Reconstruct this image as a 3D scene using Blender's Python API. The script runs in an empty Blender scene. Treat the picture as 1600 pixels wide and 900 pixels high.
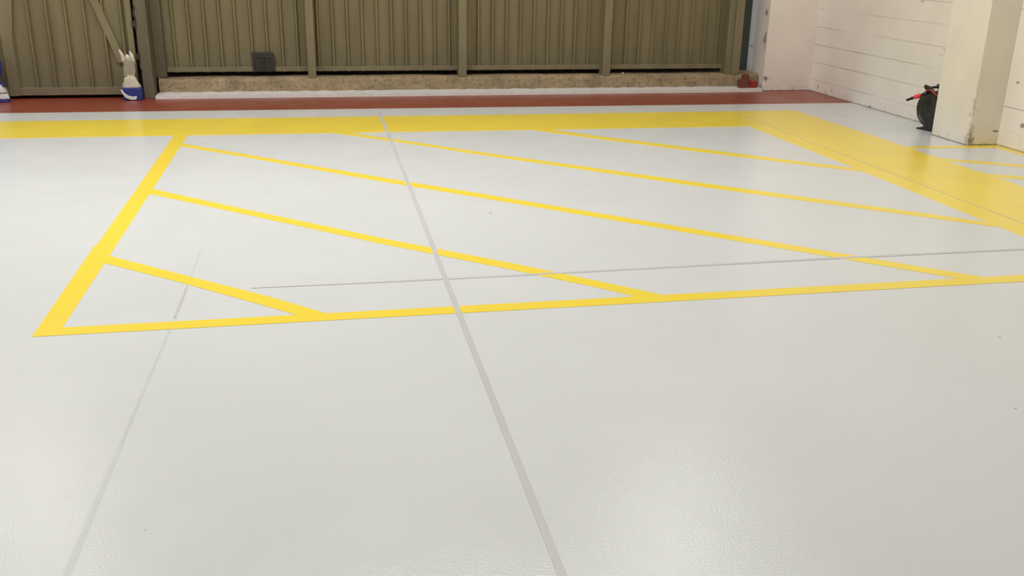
import bpy, bmesh, math, random
from mathutils import Vector, Matrix, noise
random.seed(4)
sc = bpy.context.scene
COL = sc.collection

# ------------------------------------------------------------------ camera
CAM_H = 1.70
cd = bpy.data.cameras.new('camera'); cam = bpy.data.objects.new('camera', cd); COL.objects.link(cam)
Rv = Vector((0.98112442, -0.19270935, 0.0160616)); Uv = Vector((0.04955849, 0.33085656, 0.94237885)); Fv = Vector((0.18691929, 0.92379491, -0.33416184))
M3 = Matrix((Rv, Uv, -Fv)).transposed()
cam.matrix_world = Matrix.Translation((0, 0, CAM_H)) @ M3.to_4x4()
cd.sensor_width = 36; cd.lens = 1497.17 / 1600 * 36; cd.clip_start = 0.05; cd.clip_end = 200
sc.camera = cam

# ------------------------------------------------------------------ world, lamps, exposure
w = bpy.data.worlds.new('world'); sc.world = w; w.use_nodes = True
w.node_tree.nodes['Background'].inputs[0].default_value = (0.75, 0.85, 1.0, 1)
w.node_tree.nodes['Background'].inputs[1].default_value = 0.10
def area(name, loc, size, power, color=(1, .94, .86), rot=(0, 0, 0)):
    l = bpy.data.lights.new(name, 'AREA'); l.shape = 'RECTANGLE'; l.size, l.size_y = size; l.energy = power; l.color = color
    o = bpy.data.objects.new(name, l); o.location = loc; o.rotation_euler = rot; COL.objects.link(o); return o
# ceiling tubes of the hall (above the frame)
W1 = (1, .992, .975)
area('ceiling_lamp', (-2.4, 7.1, 5.2), (2.4, .5), 165, W1)
area('ceiling_lamp', (0.9, 7.1, 5.2), (2.4, .5), 115, W1)
area('ceiling_lamp', (3.6, 7.2, 5.2), (2.4, .5), 38, W1)
area('ceiling_lamp', (3.85, 9.25, 5.2), (1.3, .4), 36, W1)
area('ceiling_lamp', (-3.7, 11.1, 5.2), (.6, .2), 26, W1)
area('ceiling_lamp', (-6.0, 6.5, 5.2), (2.4, .5), 92, W1)
area('ceiling_lamp', (0.4, 2.4, 5.2), (2.4, .5), 60, W1)
area('ceiling_lamp', (5.0, 4.6, 5.2), (1.2, .4), 8, W1)
# cool daylight leaking through the slot between sliding door and jamb
area('door_slot_daylight', (5.50, 12.20, 1.3), (.12, 2.2), .5, (.66, .8, 1), (math.radians(90), 0, math.radians(-50)))
sc.view_settings.view_transform = 'Standard'; sc.view_settings.look = 'None'
sc.view_settings.gamma = 1; sc.view_settings.use_curve_mapping = False
sc.view_settings.exposure = 0.18

# ------------------------------------------------------------------ helpers
def tag(o, label=None, cat=None, group=None, kind=None):
    if label: o['label'] = label
    if cat: o['category'] = cat
    if group: o['group'] = group
    if kind: o['kind'] = kind
    return o
def empty(name, loc, rz=0):
    o = bpy.data.objects.new(name, None); o.location = loc; o.rotation_euler = (0, 0, rz); o.empty_display_size = .1
    COL.objects.link(o); return o
def obj(name, bm, mat, parent=None, smooth=False, loc=None, bevel=0):
    bmesh.ops.recalc_face_normals(bm, faces=bm.faces[:])
    me = bpy.data.meshes.new(name); bm.to_mesh(me); bm.free()
    if mat: me.materials.append(mat)
    o = bpy.data.objects.new(name, me); COL.objects.link(o)
    if loc: o.location = loc
    if smooth:
        for p in me.polygons: p.use_smooth = True
    if bevel:
        m = o.modifiers.new('bevel', 'BEVEL'); m.width = bevel; m.segments = 2; m.limit_method = 'ANGLE'
    if parent: o.parent = parent
    return o
def box(bm, x0, x1, y0, y1, z0, z1):
    v = [bm.verts.new(p) for p in ((x0,y0,z0),(x1,y0,z0),(x1,y1,z0),(x0,y1,z0),(x0,y0,z1),(x1,y0,z1),(x1,y1,z1),(x0,y1,z1))]
    for f in ((0,3,2,1),(4,5,6,7),(0,1,5,4),(1,2,6,5),(2,3,7,6),(3,0,4,7)): bm.faces.new([v[i] for i in f])
    return v
def boxm(*a):
    bm = bmesh.new(); box(bm, *a); return bm
def prism_xy(pts, z0, z1):
    bm = bmesh.new()
    a = [bm.verts.new((p[0], p[1], z0)) for p in pts]; b = [bm.verts.new((p[0], p[1], z1)) for p in pts]
    n = len(pts); bm.faces.new(b); bm.faces.new(a[::-1])
    for i in range(n): bm.faces.new((a[i], a[(i+1) % n], b[(i+1) % n], b[i]))
    return bm
def prism_xz(pts, y0, y1, bm=None):
    bm = bm or bmesh.new()
    a = [bm.verts.new((p[0], y0, p[1])) for p in pts]; b = [bm.verts.new((p[0], y1, p[1])) for p in pts]
    n = len(pts); bm.faces.new(a); bm.faces.new(b[::-1])
    for i in range(n): bm.faces.new((a[i], a[(i+1) % n], b[(i+1) % n], b[i]))
    return bm
def tube(bm, pts, r, seg=10, rs=None):
    pts = [Vector(p) for p in pts]; rings = []
    up = Vector((0, 0, 1))
    for i, p in enumerate(pts):
        d = (pts[min(i+1, len(pts)-1)] - pts[max(i-1, 0)]).normalized()
        s = d.cross(up if abs(d.z) < .95 else Vector((1, 0, 0))).normalized(); t = s.cross(d)
        rr = rs[i] if rs else r
        rings.append([bm.verts.new(p + s*math.cos(2*math.pi*k/seg)*rr + t*math.sin(2*math.pi*k/seg)*rr) for k in range(seg)])
    for a, b in zip(rings, rings[1:]):
        for k in range(seg): bm.faces.new((a[k], a[(k+1) % seg], b[(k+1) % seg], b[k]))
    bm.faces.new(rings[0][::-1]); bm.faces.new(rings[-1])
def lathe_x(bm, prof, seg=40, c=(0, 0, 0)):          # profile (x, r) turned round the local x axis
    rings = []
    for x, r in prof:
        rings.append([bm.verts.new((c[0]+x, c[1]+math.cos(2*math.pi*k/seg)*r, c[2]+math.sin(2*math.pi*k/seg)*r)) for k in range(seg)])
    for a, b in zip(rings, rings[1:]):
        for k in range(seg): bm.faces.new((a[k], a[(k+1) % seg], b[(k+1) % seg], b[k]))
    bm.faces.new(rings[0][::-1]); bm.faces.new(rings[-1])

class NT:
    def __init__(s, name):
        s.m = bpy.data.materials.new(name); s.m.use_nodes = True; s.t = s.m.node_tree
        s.b = s.t.nodes['Principled BSDF']
    def n(s, typ, **k):
        x = s.t.nodes.new(typ)
        for a, v in k.items(): setattr(x, a, v)
        return x
    def link(s, a, b): s.t.links.new(a, b)
    def geo(s): return s.n('ShaderNodeNewGeometry').outputs['Position']
    def noise(s, scale, detail=3, vec=None, rough=.5):
        x = s.n('ShaderNodeTexNoise'); x.inputs['Scale'].default_value = scale; x.inputs['Detail'].default_value = detail
        x.inputs['Roughness'].default_value = rough
        s.link(vec or s.geo(), x.inputs['Vector']); return x.outputs['Fac']
    def ramp(s, fac, p0, c0, p1, c1):
        x = s.n('ShaderNodeMapRange'); x.inputs[1].default_value = p0; x.inputs[2].default_value = p1
        x.inputs[3].default_value = c0; x.inputs[4].default_value = c1; s.link(fac, x.inputs[0]); return x.outputs[0]
    def math(s, op, a, b=None):
        x = s.n('ShaderNodeMath', operation=op)
        for i, v in enumerate((a, b)):
            if v is None: continue
            if isinstance(v, (int, float)): x.inputs[i].default_value = v
            else: s.link(v, x.inputs[i])
        return x.outputs[0]
    def mix(s, fac, a, b):
        x = s.n('ShaderNodeMix', data_type='RGBA')
        if isinstance(fac, (int, float)): x.inputs[0].default_value = fac
        else: s.link(fac, x.inputs[0])
        for i, v in ((6, a), (7, b)):
            if isinstance(v, (tuple, list)): x.inputs[i].default_value = (*v[:3], 1)
            else: s.link(v, x.inputs[i])
        return x.outputs[2]
    def spots(s, pts, vec=None, nz=14.0):              # ragged smudges of given centre and half size
        vec = vec or s.geo(); tot = None
        nf = s.ramp(s.noise(nz, 4, vec), .3, -.6, .7, .6)
        for (c, r, st) in pts:
            a = s.n('ShaderNodeVectorMath', operation='SUBTRACT'); s.link(vec, a.inputs[0]); a.inputs[1].default_value = c
            b = s.n('ShaderNodeVectorMath', operation='DIVIDE'); s.link(a.outputs[0], b.inputs[0]); b.inputs[1].default_value = r
            l = s.n('ShaderNodeVectorMath', operation='LENGTH'); s.link(b.outputs[0], l.inputs[0])
            f = s.ramp(s.math('ADD', l.outputs['Value'], nf), .35, st, 1.15, 0)
            tot = f if tot is None else s.math('MAXIMUM', tot, f)
        return tot
    def bump(s, h, strength, dist=.01, prev=None):
        x = s.n('ShaderNodeBump'); x.inputs['Strength'].default_value = strength; x.inputs['Distance'].default_value = dist
        s.link(h, x.inputs['Height'])
        if prev: s.link(prev, x.inputs['Normal'])
        s.link(x.outputs[0], s.b.inputs['Normal']); return x.outputs[0]
    def base(s, c):
        if isinstance(c, tuple): s.b.inputs['Base Color'].default_value = (*c, 1)
        else: s.link(c, s.b.inputs['Base Color'])
    def set(s, **k):
        for a, v in k.items(): s.b.inputs[a.replace('_', ' ')].default_value = v
        return s

def epoxy(name, c, rough=.2, var=.04, spots=None, tone=None):
    t = NT(name); f = t.ramp(t.noise(.9, 4), .3, 0, .7, 1)
    col = t.mix(f, tuple(x*(1-var) for x in c), tuple(min(1, x*(1+var*.6)) for x in c))
    if spots: col = t.mix(t.spots(spots, nz=60), col, (.16, .15, .14))
    t.base(col)
    t.link(t.ramp(t.noise(3.0, 3), .3, rough*.85, .7, rough*1.2), t.b.inputs['Roughness'])
    h1 = t.noise(115, 3); h2 = t.noise(9, 2)
    n = t.bump(h1, .22, .004); n = t.bump(h2, .05, .01, n)
    t.set(IOR=1.5)
    return t.m
def plain(name, c, rough=.5, var=.12, sc_=6, bump=0, metallic=0, bs=40):
    t = NT(name); f = t.ramp(t.noise(sc_, 4), .3, 0, .7, 1)
    t.base(t.mix(f, tuple(x*(1-var) for x in c), tuple(min(1, x*(1+var)) for x in c)))
    t.set(Roughness=rough, Metallic=metallic)
    if bump: t.bump(t.noise(bs, 4), bump, .01)
    return t.m

M = {}
M['floor'] = epoxy('pale_grey_epoxy', (.665, .683, .685), .2, .025, spots=[((1.102, 6.216, 0), (.012, .02, .05), .6), ((3.104, 3.671, 0), (.010, .006, .05), .8), ((2.669, 2.989, 0), (.009, .005, .05), .6), ((-.591, 2.687, 0), (.004, .004, .05), .5)])
M['yellow'] = epoxy('yellow_epoxy', (.90, .685, .068), .2, .03)
M['red'] = epoxy('red_oxide_epoxy', (.27, .052, .026), .32, .08)
M['joint'] = epoxy('grey_joint_sealant', (.54, .535, .54), .35, .04)
M['joint_pale'] = epoxy('pale_joint_sealant', (.58, .595, .60), .35, .06)
M['joint_warm'] = epoxy('sealant_over_yellow', (.60, .50, .30), .35, .08)

# painted block wall with coursing lines that fade in and out
def block_wall():
    t = NT('painted_block_wall'); p = t.geo(); s = t.n('ShaderNodeSeparateXYZ'); t.link(p, s.inputs[0])
    z = t.math('SUBTRACT', s.outputs[2], .1485); z = t.math('DIVIDE', z, .2205)
    fr = t.math('ABSOLUTE', t.math('SUBTRACT', t.math('FRACT', t.math('ADD', z, .5)), .5))
    line = t.ramp(fr, .010, 1, .030, 0)
    mp = t.n('ShaderNodeMapping'); mp.inputs['Scale'].default_value = (.1, .9, 3.5); t.link(p, mp.inputs[0])
    br = t.ramp(t.noise(1.3, 4, mp.outputs[0]), .38, .12, .60, 1)
    line = t.math('MULTIPLY', line, br)
    f = t.ramp(t.noise(2.2, 4), .3, 0, .7, 1)
    col = t.mix(f, (.81, .76, .685), (.87, .825, .755))
    dirt = t.math('MULTIPLY', t.ramp(s.outputs[2], 0, 1, .12, 0), t.ramp(t.noise(14, 6), .5, 0, .7, .45))
    col = t.mix(dirt, col, (.30, .21, .17))
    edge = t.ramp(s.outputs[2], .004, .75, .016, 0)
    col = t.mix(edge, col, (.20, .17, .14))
    sp = t.spots([((6.32, 7.90, .605), (.1, .03, .012), .7), ((6.32, 7.72, .235), (.1, .05, .022), .85), ((6.32, 9.56, 1.235), (.1, .035, .012), .5), ((6.32, 9.05, .79), (.1, .06, .008), .5), ((6.32, 9.10, .73), (.1, .04, .006), .4), ((6.32, 10.29, .015), (.1, .03, .015), .9), ((6.32, 11.55, .08), (.1, .025, .035), .5), ((6.32, 11.2, .07), (.1, .02, .03), .5)], nz=30)
    col = t.mix(sp, col, (.17, .14, .12))
    col = t.mix(t.math('MULTIPLY', line, .52), col, (.27, .23, .20)); t.base(col)
    t.set(Roughness=.62)
    n = t.bump(t.noise(55, 4), .25, .006); t.bump(t.math('MULTIPLY', line, -1.0), .6, .004, n)
    return t.m
M['block'] = block_wall()
def render_wall(name, c, spots, low=(.35, .25, .2)):
    t = NT(name); p = t.geo(); s = t.n('ShaderNodeSeparateXYZ'); t.link(p, s.inputs[0])
    f = t.ramp(t.noise(2.5, 4), .3, 0, .7, 1)
    col = t.mix(f, tuple(x*.95 for x in c), tuple(x*1.04 for x in c))
    dirt = t.math('MULTIPLY', t.ramp(s.outputs[2], 0, 1, .07, 0), t.ramp(t.noise(14, 5), .48, 0, .66, .7))
    col = t.mix(dirt, col, low)
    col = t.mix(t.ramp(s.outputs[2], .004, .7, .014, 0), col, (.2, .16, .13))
    if spots: col = t.mix(t.spots(spots, nz=22), col, (.16, .13, .115))
    t.base(col); t.set(Roughness=.6); t.bump(t.noise(60, 4), .2, .005); return t.m
M['back_wall'] = render_wall('cream_rendered_wall', (.84, .76, .69), [((5.66, 11.855, .974), (.03, .035, .05), .8), ((5.66, 11.83, .64), (.03, .05, .12), .75), ((5.675, 11.74, .165), (.07, .05, .032), .9), ((5.66, 12.20, .525), (.03, .08, .008), .9), ((5.66, 12.05, .1), (.03, .12, .07), .5)])
M['pillar'] = render_wall('cream_painted_pillar', (.80, .755, .66), [((6.02, 8.03, .05), (.05, .05, .06), .8), ((6.025, 8.03, .14), (.03, .03, .05), .6), ((6.28, 8.03, .135), (.05, .05, .010), .8), ((5.985, 8.03, .985), (.012, .05, .012), .8), ((6.2, 8.03, .005), (.2, .05, .012), .7), ((6.05, 8.03, .33), (.008, .05, .008), .7), ((6.02, 8.03, .38), (.012, .05, .16), .35)], low=(.45, .38, .22))
M['ceiling'] = plain('off_white_ceiling', (.62, .60, .56), .8)
def door_paint(name, c):
    t = NT(name); p = t.geo(); s = t.n('ShaderNodeSeparateXYZ'); t.link(p, s.inputs[0])
    mp = t.n('ShaderNodeMapping'); mp.inputs['Scale'].default_value = (6, 6, .8); t.link(p, mp.inputs[0])
    f = t.ramp(t.noise(1.2, 5, mp.outputs[0]), .3, 0, .7, 1)
    col = t.mix(f, tuple(x*.86 for x in c), tuple(x*1.12 for x in c))
    d = t.math('MULTIPLY', t.ramp(s.outputs[2], .1, .55, .6, 0), t.ramp(t.noise(5, 4), .3, .3, .7, 1))
    col = t.mix(d, col, (.125, .105, .08))
    t.base(col); t.set(Roughness=.55); t.bump(t.noise(35, 3), .08, .01); return t.m
M['door'] = door_paint('olive_painted_sheet', (.190, .160, .082))
M['frame'] = door_paint('olive_painted_steel', (.215, .180, .100))
M['column'] = door_paint('dark_olive_steel', (.125, .107, .064))
M['pocket'] = plain('dark_green_steel', (.055, .055, .038), .7)
M['dark'] = plain('recess_shade', (.03, .03, .022), .8)  # near-black colour paints in the shade of openings and gaps
M['vent'] = plain('grimy_dark_metal', (.030, .026, .020), .55)
M['hinge'] = plain('rusty_hinge', (.055, .042, .03), .6)
def concrete(name, c):
    t = NT(name); f = t.ramp(t.noise(5, 6), .3, 0, .7, 1); g = t.ramp(t.noise(26, 5), .5, 0, .7, .7)
    col = t.mix(f, tuple(x*.72 for x in c), tuple(x*1.2 for x in c)); col = t.mix(g, col, (.13, .095, .06))
    t.base(col); t.set(Roughness=.85); t.bump(t.noise(30, 6), .6, .02); return t.m
M['sill'] = concrete('worn_sill_concrete', (.33, .25, .148))
M['white_strip'] = plain('white_paint', (.70, .68, .66), .5, .06, 12, .2)
M['blue'] = plain('blue_plastic', (.028, .042, .22), .35, .25, 14, .3)
M['cream_bag'] = plain('cream_plastic_bag', (.60, .54, .42), .4, .15, 30, .4)
M['grey_bag'] = plain('milky_plastic', (.33, .30, .24), .35, .15, 30, .4)
M['white_bag'] = plain('white_plastic', (.66, .66, .66), .4, .1, 30, .3)
M['dull_red'] = plain('dull_red_paint', (.17, .045, .035), .5, .2, 25, .2)
M['bright_red'] = plain('bright_red_paint', (.30, .025, .022), .4, .2, 25, .1)
M['black'] = plain('black_plastic', (.022, .022, .021), .42, .2, 20)
M['rubber'] = plain('black_rubber', (.015, .015, .015), .6, .2, 20)
M['red_plastic'] = plain('red_plastic', (.75, .05, .06), .35, .1, 20)
M['red_cable'] = plain('red_cable', (.38, .03, .03), .45, .1, 20)

# ------------------------------------------------------------------ room shell
XR = 6.33
tag(obj('floor', boxm(-9, XR + .2, -4, 13.2, -.1, 0), M['floor']), 'glossy pale grey epoxy floor of the hall', None, None, 'structure')
tag(obj('wall_right', boxm(XR, XR + .2, -4, 11.76, 0, 5.4), M['block']), 'cream painted block wall with faint horizontal courses', None, None, 'structure')
tag(obj('wall_back', boxm(5.66, XR + .2, 11.76, 12.45, 0, 5.4), M['back_wall'], bevel=.006), 'smooth cream wall return between the door opening and the block wall', None, None, 'structure')
bm = boxm(-9, 5.66, 11.76, 12.45, 4.1, 5.4); tag(obj('wall_back', bm, M['back_wall']), None, None, None, 'structure')
tag(obj('wall_left', boxm(-9.2, -9, -4, 12.45, 0, 5.4), M['ceiling']), None, None, None, 'structure')
tag(obj('wall_front', boxm(-9.2, XR + .2, -4.2, -4, 0, 5.4), M['ceiling']), None, None, None, 'structure')
tag(obj('ceiling', boxm(-9.2, XR + .2, -4.2, 12.45, 5.4, 5.55), M['ceiling']), None, None, None, 'structure')
tag(obj('pillar', boxm(6.012, XR + .05, 8.03, 8.60, 0, 5.4), M['pillar'], bevel=.008), 'square cream painted pillar standing out from the block wall', 'pillar', None, 'structure')

# concrete sill with worn, lumpy arris
bm = bmesh.new(); nx = 300; prof = [(11.88, 0), (11.88, .05), (11.88, .11), (11.88, .165), (11.887, .19), (11.91, .203), (11.98, .205), (12.12, .205), (12.40, .205)]
rows = []
for i in range(nx + 1):
    x = -1.83 + (5.64 + 1.83)*i/nx; r = []
    for j, (y, z) in enumerate(prof):
        n1 = noise.noise(Vector((x*2.1, y*3, z*4))); n2 = noise.noise(Vector((x*13, y*9, z*11)))
        dy = dz = 0
        if 1 <= j <= 5: dy = .008*n1 + .007*n2
        if 4 <= j <= 7: dz = .009*n1 + .005*n2
        r.append(bm.verts.new((x, y + dy, z + dz)))
    rows.append(r)
for a, b in zip(rows, rows[1:]):
    for j in range(len(prof) - 1): bm.faces.new((a[j], b[j], b[j+1], a[j+1]))
for r in (rows[0], rows[-1]):
    v = bm.verts.new((r[0].co.x, 12.40, 0)); bm.faces.new(r + [v])
tag(obj('trim_1', bm, M['sill'], smooth=False), 'worn brown concrete sill under the big olive door', None, None, 'structure')
bm = bmesh.new(); n = 160; pr = []
for i in range(n + 1):
    x = -1.85 + (5.62 + 1.85)*i/n
    fy = 11.668 + .004*noise.noise(Vector((x*3, 1, 2))); zt = .036 + .003*noise.noise(Vector((x*5, 4, 2)))
    pr.append([bm.verts.new(p) for p in ((x, fy, 0), (x, fy, zt), (x, 11.885, zt + .012 + .010*noise.noise(Vector((x*9, 0, 0)))), (x, 11.885, 0))])
for a, b in zip(pr, pr[1:]):
    for j in range(3): bm.faces.new((a[j], b[j], b[j+1], a[j+1]))
bm.faces.new(pr[0]); bm.faces.new(pr[-1][::-1])
tag(obj('trim_2', bm, M['white_strip']), 'white painted kerb strip in front of the brown sill', None, None, 'structure')

# ------------------------------------------------------------------ doors
def corrugated(x0, x1, y, z0, z1, period, phase, rib=.050, top=.018, h=.044, th=.004):
    prof = [(x0, 0)]; k = math.floor((x0 - phase)/period)
    while True:
        c = phase + k*period; k += 1
        if c + rib/2 >= x1: break
        if c - rib/2 <= x0: continue
        prof += [(c - rib/2, 0), (c - top/2, -h), (c + top/2, -h), (c + rib/2, 0)]
    prof.append((x1, 0)); bm = bmesh.new()
    F = [[bm.verts.new((px, y + dy, z)) for px, dy in prof] for z in (z0, z1)]
    B = [[bm.verts.new((px, y + dy + th, z)) for px, dy in prof] for z in (z0, z1)]
    for i in range(len(prof) - 1):
        bm.faces.new((F[0][i], F[0][i+1], F[1][i+1], F[1][i])); bm.faces.new((B[0][i+1], B[0][i], B[1][i], B[1][i+1]))
        bm.faces.new((F[0][i+1], F[0][i], B[0][i], B[0][i+1])); bm.faces.new((F[1][i], F[1][i+1], B[1][i+1], B[1][i]))
    for i in (0, -1): bm.faces.new((F[0][i], F[1][i], B[1][i], B[0][i]))
    return bm
DZ = 4.1
d1 = tag(empty('door_1', (1.7, 12.02, .2)), 'wide olive corrugated industrial door in four bays on the concrete sill', None, None, 'structure')
def part(name, bm, mat, par, bevel=0, smooth=False, label=None):
    for v in bm.verts: v.co -= par.location
    o = obj(name, bm, mat, par, bevel=bevel, smooth=smooth)
    if label: o['label'] = label
    return o
posts = [(-.122, -.028), (1.692, 1.790), (3.525, 3.628), (5.262, 5.372)]
edges = [-1.75] + [(a + b)/2 for a, b in posts]
for i in range(4):
    a, b = edges[i], edges[i+1]
    part('corrugated_panel', corrugated(a + .003, b - .003, 12.07, .255, DZ, .1755, [-1.46, .19, 1.96, 3.86][i]), M['door'], d1)
    part('bottom_rail', boxm(a + .004, b - .004, 12.02, 12.09, .262, .316), M['frame'], d1, bevel=.004)
for a, b in posts: part('post', boxm(a, b, 11.885, 12.062, .196, DZ), M['frame'], d1, bevel=.006)
part('stile', boxm(5.175, 5.261, 11.90, 12.062, .196, DZ), M['door'], d1, bevel=.004)
# grimy twin opening low in the first bay
bm = bmesh.new(); box(bm, -.765, -.512, 12.005, 12.03, .42, .487) ; box(bm, -.765, -.733, 12.005, 12.03, .262, .42); box(bm, -.657, -.630, 11.998, 12.03, .262, .42); box(bm, -.548, -.505, 12.005, 12.03, .262, .42)
vent = part('vent_plate', bm, M['vent'], d1, bevel=.004, label='grimy dark twin-arched vent plate')
for cx, w_ in ((-.695, .036), (-.587, .040)):
    pts = [(cx - w_, .262), (cx + w_, .262), (cx + w_, .40)] + [(cx + w_*math.cos(a), .40 + w_*1.1*math.sin(a)) for a in [math.pi*k/8 for k in range(1, 8)]] + [(cx - w_, .40)]
    bm = prism_xz(pts, 12.012, 12.034)
    for q in bm.verts: q.co -= d1.location
    o = obj('vent_opening', bm, M['dark'], vent)  # solid arch; its dark colour stands in for shade inside the hole
# dark pocket behind, closing the opening
tag(obj('trim_3', boxm(-1.86, 5.66, 12.30, 12.34, .2, DZ + .3), M['pocket']), 'dark olive back of the sliding door pocket', None, None, 'structure')

tag(obj('trim_4', boxm(-1.975, -1.86, 11.70, 12.12, 0, DZ), M['column'], bevel=.006), 'dark olive steel column between the two doors', None, None, 'structure')
bm = boxm(-1.859, -1.745, 11.96, 12.12, .21, DZ)
tag(obj('trim_5', bm, M['column'], bevel=.004), 'dark steel jamb beside the first door bay', None, None, 'structure')

d2 = tag(empty('door_2', (-3.2, 11.83, 0)), 'olive corrugated side door with diagonal braces at the far left', None, None, 'structure')
part('corrugated_panel', corrugated(-3.37, -2.035, 11.85, .11, DZ, .195, -2.93), M['door'], d2)
part('corrugated_panel', corrugated(-5.2, -3.375, 11.85, .11, DZ, .195, -3.56), M['door'], d2)
part('bottom_rail', boxm(-3.318, -2.10, 11.80, 11.86, .040, .125), M['frame'], d2, bevel=.004)
part('bottom_rail', boxm(-5.2, -3.432, 11.80, 11.86, .040, .125), M['frame'], d2, bevel=.004)
part('stile', boxm(-3.43, -3.32, 11.795, 11.86, .035, DZ), M['frame'], d2, bevel=.004)
part('stile', boxm(-2.098, -2.035, 11.795, 11.86, .035, DZ), M['frame'], d2, bevel=.004)
def brace(x0, z0, x1, z1, w_):
    return prism_xz([(x0 - w_/2, z0), (x0 + w_/2, z0), (x1 + w_/2, z1), (x1 - w_/2, z1)], 11.80, 11.848)
part('brace', brace(-2.19, .40, -2.19 - .32*2.3, .40 + .97*2.3, .085), M['frame'], d2)
part('brace', brace(-3.385, .45, -3.385 + .125*3.2, .45 + .97*3.2, .085), M['frame'], d2)
h = part('slide_bar', boxm(-1.998, -1.980, 11.77, 11.80, .33, DZ), M['frame'], d2, bevel=.003)
for hz in (.47, .83):
    bm = bmesh.new(); tube(bm, [(-1.992, 11.755, hz - .045), (-1.992, 11.755, hz + .045)], .016, 12); box(bm, -2.04, -1.977, 11.76, 11.79, hz - .03, hz + .03)
    part('hinge', bm, M['hinge'], d2, bevel=.002, label='dark rusty hinge')
bm = bmesh.new(); tube(bm, [(-2.005, 11.775, .98), (-1.99, 11.77, 1.02), (-2.01, 11.77, .94), (-1.985, 11.765, .87)], .009, 8)
part('latch', bm, M['hinge'], d2, label='dark bent latch')
tag(obj('trim_6', boxm(-5.2, -1.976, 11.93, 11.95, .0, DZ), M['dark']), 'dark sheet painted as shade in the gap behind the side door', None, None, 'structure')  # thin sheet whose dark colour replaces the shade in the door gap

# ------------------------------------------------------------------ painted floor markings (thin paint films)
T = .0012
def film(name, pts, mat, label, cat, group=None, top=T):
    o = obj(name, prism_xy(pts, -.0005, top), mat); return tag(o, label, cat, group)
film('red_floor_band', [(-9, 10.905), (5.56, 10.69), (XR, 10.68), (XR, 11.76), (5.66, 11.76), (5.66, 11.95), (-9, 11.93)], M['red'], 'red oxide painted band along the foot of the olive doors', 'floor marking', top=.0010)
film('wide_yellow_band', [(-9, 10.40), (-3.1, 10.295), (1.2, 10.235), (5.33, 10.20), (5.36, 9.25), (4.345, 9.245), (-1.9, 9.35), (-9, 9.44)], M['yellow'], 'wide yellow band running parallel to the red band and the doors', 'floor marking', 'wide yellow bands')
film('wide_yellow_band', [(4.346, 9.2445), (5.36, 9.2495), (5.385, 8.3), (5.378, 7.2), (5.39, 6.4), (5.42, 2), (5.42, -4), (4.42, -4), (4.405, 5.5), (4.39, 7.4)], M['yellow'], 'wide yellow band running along the block wall towards the right edge', 'floor marking', 'wide yellow bands')
film('yellow_side_line', [(-1.355, 9.335), (-1.345, 7.0), (-1.342, 5.83), (-1.352, 5.80), (-1.338, 4.372), (-1.229, 4.372), (-1.231, 9.335)], M['yellow'], 'yellow edge line of the hatched bay on its left side', 'floor marking', top=.0014)
film('yellow_front_line', [(-1.339, 4.369), (1.35, 4.372), (4.44, 4.385), (4.44, 4.49), (1.35, 4.471), (-1.339, 4.467)], M['yellow'], 'long yellow line along the front edge of the hatched bay', 'floor marking', top=.0017)
hatch = [([(-1.25, 5.60), (-.799, 5.193), (-.307, 4.754), (0.0, 4.448), (-.14, 4.445), (-.301, 4.603), (-.781, 5.052), (-1.25, 5.463)], 'shortest yellow hatch line, in the near left corner of the bay'),
 ([(-1.25, 7.228), (-.685, 6.68), (.345, 5.709), (1.032, 5.114), (1.452, 4.724), (1.742, 4.445), (1.585, 4.448), (1.421, 4.619), (1.01, 5.0), (.337, 5.587), (-.674, 6.54), (-1.25, 7.078)], 'yellow hatch line second nearest, crossing the thick grey joint'),
 ([(-1.25, 8.958), (-.669, 8.419), (.459, 7.362), (.995, 6.88), (2.879, 5.157), (3.315, 4.751), (3.65, 4.452), (3.49, 4.450), (3.256, 4.659), (2.832, 5.055), (.974, 6.757), (.449, 7.222), (-.661, 8.297), (-1.25, 8.835)], 'longest yellow hatch line, from the top of the left edge line to the front line'),
 ([(.22, 9.36), (1.008, 8.614), (1.21, 8.40), (2.9, 6.869), (4.09, 5.813), (4.46, 5.475), (4.46, 5.35), (4.028, 5.725), (2.847, 6.745), (1.195, 8.29), (.996, 8.511), (.12, 9.31)], 'yellow hatch line from the back band down to the right-hand band'),
 ([(2.19, 9.34), (2.65, 8.861), (3.412, 8.148), (4.173, 7.435), (4.46, 7.17), (4.46, 7.04), (4.109, 7.325), (3.356, 8.015), (2.608, 8.728), (2.02, 9.31)], 'short yellow hatch line in the far right corner of the bay')]
for pts, lab in hatch: film('yellow_hatch_line', pts, M['yellow'], lab, 'floor marking', 'yellow hatch lines inside the bay', top=.0016)
film('yellow_edge_line', [(5.35, 8.062), (6.0, 8.034), (6.20, 8.028), (XR, 8.028), (XR, -4), (6.225, -4), (6.235, 7.90), (5.87, 7.93), (5.37, 7.962)], M['yellow'], 'thin yellow line along the foot of the pillar and the near block wall', 'floor marking', top=.0016)
film('yellow_hatch_line', [(5.34, 7.56), (5.622, 7.395), (5.958, 7.168), (6.25, 6.985), (6.25, 6.86), (5.885, 7.085), (5.552, 7.30), (5.34, 7.42)], M['yellow'], 'thin yellow hatch line just in front of the pillar, beyond the right-hand band', 'floor marking', 'yellow hatch lines by the pillar', top=.0014)
film('yellow_hatch_line', [(5.36, 6.92), (5.641, 6.761), (6.25, 6.41), (6.25, 6.28), (5.559, 6.658), (5.36, 6.76)], M['yellow'], 'thin yellow hatch line cut by the right edge, nearer than the one at the pillar', 'floor marking', 'yellow hatch lines by the pillar', top=.0014)

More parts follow.
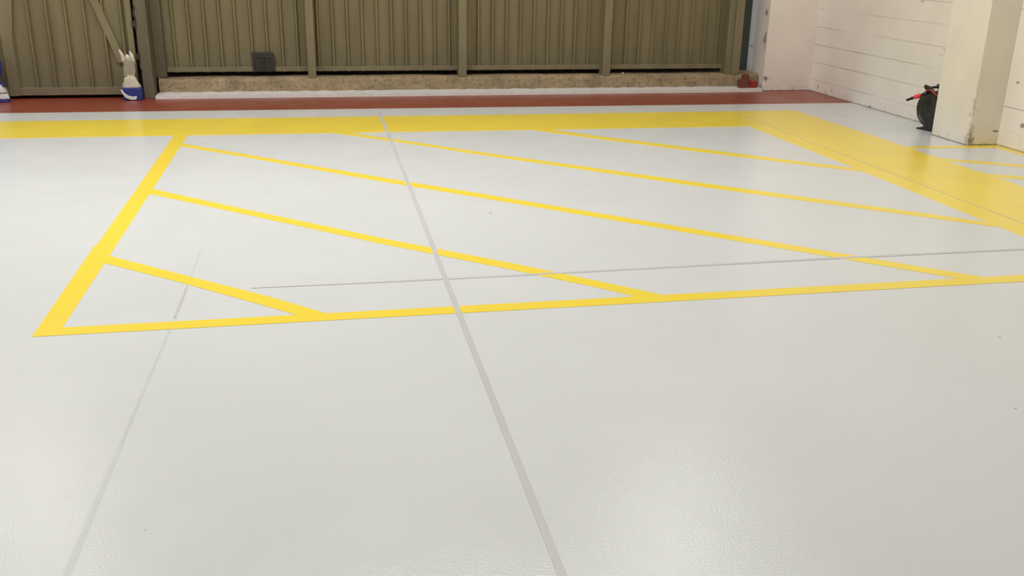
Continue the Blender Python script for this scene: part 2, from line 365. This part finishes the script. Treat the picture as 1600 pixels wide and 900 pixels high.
# joints
film('floor_joint', [(.616, 10.77), (.611, 9.9), (.613, 7.0), (.607, 4.9), (.603, 2.4), (.600, -4), (.632, -4), (.630, 2.4), (.636, 4.9), (.643, 7.0), (.640, 9.9), (.637, 10.77)], M['joint'], 'thick grey joint running from the red band down past the bottom edge', 'floor joint', top=.0022)
film('floor_joint', [(-.40, 4.903), (.3, 4.903), (1.0, 4.909), (2.85, 4.948), (4.3, 4.945), (XR, 4.95), (XR, 4.93), (4.3, 4.920), (2.85, 4.915), (1.0, 4.886), (.3, 4.883), (-.40, 4.893)], M['joint'], 'thin grey joint running sideways across the hatched bay', 'floor joint', top=.0020)
film('floor_joint', [(-.733, 5.72), (-.742, 4.55), (-.752, 4.05), (-.778, 2.85), (-.788, 2.2), (-.79, -4), (-.765, -4), (-.762, 2.2), (-.760, 2.85), (-.741, 4.05), (-.726, 4.55), (-.726, 5.72)], M['joint_pale'], 'faint grey hairline joint at the left', 'floor joint', top=.0007)
film('floor_joint_scuff', [(-.738, 4.95), (-.744, 4.52), (-.732, 4.52), (-.726, 4.95)], M['joint'], 'darker grey scuffed stretch of the left hairline joint between two yellow lines', 'floor joint', top=.0024)
film('floor_joint', [(4.588, 10.29), (4.570, 8.4), (4.598, 6.6), (4.618, 5.4), (4.66, -4), (4.674, -4), (4.632, 5.4), (4.612, 6.6), (4.584, 8.4), (4.602, 10.29)], M['joint_warm'], 'fine greyish joint running lengthways in the right-hand yellow band', 'floor joint', top=.0020)

# ------------------------------------------------------------------ small things by the doors
def crumple(prof, seg, amp, freq, seed, sq=.0):
    bm = bmesh.new(); rings = []
    for (z, rx, ry, cx) in prof:
        ring = []
        for k in range(seg):
            a = 2*math.pi*k/seg; c, s = math.cos(a), math.sin(a)
            e = 1/max(abs(c), abs(s)); f = 1 + (e - 1)*sq
            nn = noise.noise(Vector((c*freq + seed, s*freq, z*freq*6)))
            q = noise.noise(Vector((c*freq*2.7, s*freq*2.7 + seed, z*freq*13)))
            m = 1 + amp*nn + amp*.6*q
            ring.append(bm.verts.new((cx + c*f*rx*m, s*f*ry*m, z)))
        rings.append(ring)
    for a, b in zip(rings, rings[1:]):
        for k in range(seg): bm.faces.new((a[k], a[(k+1) % seg], b[(k+1) % seg], b[k]))
    bm.faces.new(rings[0][::-1]); bm.faces.new(rings[-1]); return bm
def fine(p, n=4):
    out = []
    for a, b in zip(p, p[1:]):
        for i in range(n): out.append(tuple(a[j] + (b[j] - a[j])*i/n for j in range(4)))
    return out + [p[-1]]
s1 = tag(empty('crumpled_sack', (-2.085, 11.64, .0012)), 'blue and cream crumpled plastic sack against the column between the doors', 'sack')
obj('sack_base', crumple(fine([(0, .108, .05, 0), (.06, .110, .052, 0), (.13, .106, .05, .0), (.145, .095, .045, 0)]), 40, .05, 1.3, 3, .6), M['blue'], s1, True)
obj('sack_body', crumple(fine([(.12, .10, .046, 0), (.16, .102, .046, -.004), (.20, .082, .042, -.008), (.25, .062, .038, -.012), (.28, .045, .032, -.010)]), 40, .16, 1.8, 8, .2), M['cream_bag'], s1, True)
obj('sack_neck', crumple(fine([(.255, .060, .034, -.022), (.32, .070, .034, -.015), (.40, .058, .032, -.008), (.45, .058, .03, -.006), (.47, .03, .02, -.006)]), 36, .22, 1.8, 5), M['grey_bag'], s1, True)
for x0, x1, z1, rr in ((-.065, -.085, .565, .024), (.035, .022, .545, .024)):
    bm = bmesh.new(); tube(bm, [(x0 + .012, -.005, .40), (x0 + .005, -.012, .45), (x0 - .004, -.012, .50), (x1, -.006, z1 - .025), (x1 - .006, 0, z1)], .02, 8, [rr*.7, rr, rr*.9, rr*.6, .004])
    for q in bm.verts: q.co.y *= .6; q.co.x += .006*noise.noise(q.co*30)
    obj('sack_corner', bm, M['cream_bag'], s1, True)
obj('sack_label', crumple(fine([(.445, .020, .012, -.012), (.475, .028, .016, -.012), (.505, .02, .012, -.008)]), 16, .2, 2, 4), M['white_bag'], s1, True)
obj('sack_label', crumple(fine([(.480, .012, .010, .012), (.50, .016, .012, .012), (.525, .010, .008, .010)]), 16, .2, 2, 9), M['blue'], s1, True)
# pale sweeping mark on the blue base
bm = bmesh.new(); cp = [(-.108, .125), (-.092, .085), (-.055, .045), (-.01, .028), (.035, .030), (.048, .05)]; wd = [.010, .013, .018, .020, .018, .006]
L = []
for i, (x, z) in enumerate(cp):
    d = Vector((cp[min(i+1, 5)][0] - cp[max(i-1, 0)][0], cp[min(i+1, 5)][1] - cp[max(i-1, 0)][1])).normalized(); nx_, nz_ = -d.y, d.x
    L.append([bm.verts.new((x + nx_*wd[i]*s_, -.062 - t_, z + nz_*wd[i]*s_)) for s_, t_ in ((-1, 0), (1, 0), (1, .003), (-1, .003))])
for a, b in zip(L, L[1:]):
    for j in range(4): bm.faces.new((a[j], a[(j+1) % 4], b[(j+1) % 4], b[j]))
bm.faces.new(L[0]); bm.faces.new(L[-1][::-1])
o = obj('printed_swoosh', bm, M['white_bag'], s1); o['label'] = 'pale curved printed mark'

s2 = tag(empty('upright_sack', (-3.545, 11.60, .0012)), 'tall blue sack with a white band, cut off by the left edge', 'sack')
obj('sack_base', crumple(fine([(0, .17, .06, 0), (.02, .172, .062, 0), (.04, .168, .062, 0)]), 40, .04, 1.2, 1, .5), M['blue'], s2, True)
obj('white_band', crumple(fine([(.035, .168, .062, 0), (.09, .155, .062, 0), (.15, .135, .058, 0), (.19, .12, .052, 0)]), 40, .06, 1.4, 2, .4), M['white_bag'], s2, True)
obj('blue_stripe', crumple(fine([(.095, .156, .064, 0), (.105, .155, .064, 0), (.115, .151, .064, 0)]), 40, .06, 1.4, 2, .4), M['grey_bag'], s2, True)
obj('sack_top', crumple(fine([(.165, .134, .055, 0), (.20, .118, .05, 0), (.245, .095, .045, 0), (.30, .125, .048, 0), (.40, .135, .048, 0), (.52, .135, .046, 0), (.585, .118, .042, 0), (.605, .08, .03, 0)]), 40, .06, 1.4, 6, .4), M['blue'], s2, True)

rb = tag(empty('red_stop_block', (5.462, 11.78, .036)), 'small red stop block at the right end of the white kerb strip', 'block')
obj('block', boxm(-.128, -.022, -.04, .045, 0, .112), M['dull_red'], rb, bevel=.006)
o = obj('raised_block', boxm(-.060, .030, .046, .088, 0, .175), M['dull_red'], rb, bevel=.006)
o = obj('bright_block', boxm(.022, .118, -.04, .045, 0, .092), M['bright_red'], rb, bevel=.008); o['label'] = 'brighter red block'
o = obj('dark_spacer', boxm(-.021, .021, -.022, .040, 0, .085), M['dull_red'], rb, bevel=.004)
bm = bmesh.new(); bmesh.ops.create_icosphere(bm, subdivisions=3, radius=.013)
for v_ in bm.verts: v_.co *= 1 + .15*noise.noise(v_.co*60); v_.co.z *= .85
tag(obj('white_pebble', bm, M['white_bag'], None, True, (3.815, 11.945, .217)), 'tiny white pebble on the sill in front of the rightmost door bay', 'pebble')

# ------------------------------------------------------------------ cable reel by the pillar
cr = tag(empty('cable_reel', (6.185, 8.845, .0), math.radians(12)), 'black cable reel with a red grip standing between the pillar and block wall', 'cable reel')
Rr, cz = .185, .218
def flange(x, s): 
    bm = bmesh.new(); lathe_x(bm, [(x, Rr - .004), (x + .003*s, Rr), (x + .012*s, Rr), (x + .015*s, Rr - .006), (x + .012*s, Rr - .018), (x + .006*s, Rr - .022), (x + .008*s, .07), (x + .014*s, .06), (x + .014*s, .02)], 48, (0, 0, cz)); return bm
obj('flange', flange(-.055, -1), M['black'], cr, True)
obj('flange', flange(.055, 1), M['black'], cr, True)
bm = bmesh.new(); lathe_x(bm, [(-.056, .075), (.056, .075)], 32, (0, 0, cz)); obj('drum', bm, M['black'], cr, True)
bm = bmesh.new(); pts = []
for i in range(9*36):
    a = 2*math.pi*i/36; turn = i/36; x = -.044 + .011*turn; pts.append((x, math.cos(a)*.164, cz + math.sin(a)*.164))
tube(bm, pts, .0075, 8)
obj('cable', bm, M['rubber'], cr, True)
# shaped side stands with a foot, joined by a carry bar
side = [(.127, 0), (.125, .012), (.06, .028), (.025, .05), (-.02, .17), (-.035, .25), (-.01, .33), (.04, .375), (.075, .40), (.11, .425), (.10, .455), (.06, .45), (.0, .43), (-.05, .38), (-.085, .31), (-.09, .26), (-.075, 0)]
for sx in (-.094, .074):
    bm = bmesh.new(); a = [bm.verts.new((sx, y, z)) for y, z in side]; b = [bm.verts.new((sx + .020, y, z)) for y, z in side]
    bm.faces.new(a); bm.faces.new(b[::-1])
    for i in range(len(side)): bm.faces.new((a[i], a[(i+1) % len(side)], b[(i+1) % len(side)], b[i]))
    obj('side_stand', bm, M['black'], cr, False, bevel=.005)
bm = bmesh.new(); tube(bm, [(-.080, .06, .425), (0, .055, .430), (.080, .06, .425)], .013, 10); obj('carry_bar', bm, M['black'], cr, True)
bm = bmesh.new(); tube(bm, [(-.075, -.05, .02), (.075, -.05, .02)], .012, 10); obj('cross_bar', bm, M['rubber'], cr, True)
gp = [Vector((-.112, .05, .372)), Vector((-.218, .185, .290))]; gl = lambda t: tuple(gp[0].lerp(gp[1], t))
bm = bmesh.new(); tube(bm, [gl(-.12), gl(0), gl(.12), gl(.22)], .02, 10, [.016, .020, .017, .012]); obj('grip', bm, M['rubber'], cr, True)
bm = bmesh.new(); tube(bm, [gl(.22), gl(.30), gl(.50), gl(.64)], .02, 12, [.013, .021, .024, .014]); obj('red_grip', bm, M['red_plastic'], cr, True)['label'] = 'bright red plastic grip'
bm = bmesh.new(); tube(bm, [gl(.62), gl(.68), gl(.80), gl(.84)], .02, 10, [.012, .017, .015, .010]); obj('grip_collar', bm, M['rubber'], cr, True)
bm = bmesh.new(); tube(bm, [gl(.84), gl(.88), gl(1.0), gl(1.02)], .02, 10, [.008, .015, .013, .008]); obj('grip_tip', bm, M['rubber'], cr, True)
bm = bmesh.new(); tube(bm, [(-.115, .05, .40), (-.118, -.02, .415), (-.10, -.085, .37), (-.07, -.115, .32), (-.04, -.125, .24), (-.04, -.125, .10), (-.05, -.12, .01)], .0085, 8)
obj('loose_cable', bm, M['red_cable'], cr, True)['label'] = 'loose red cable'
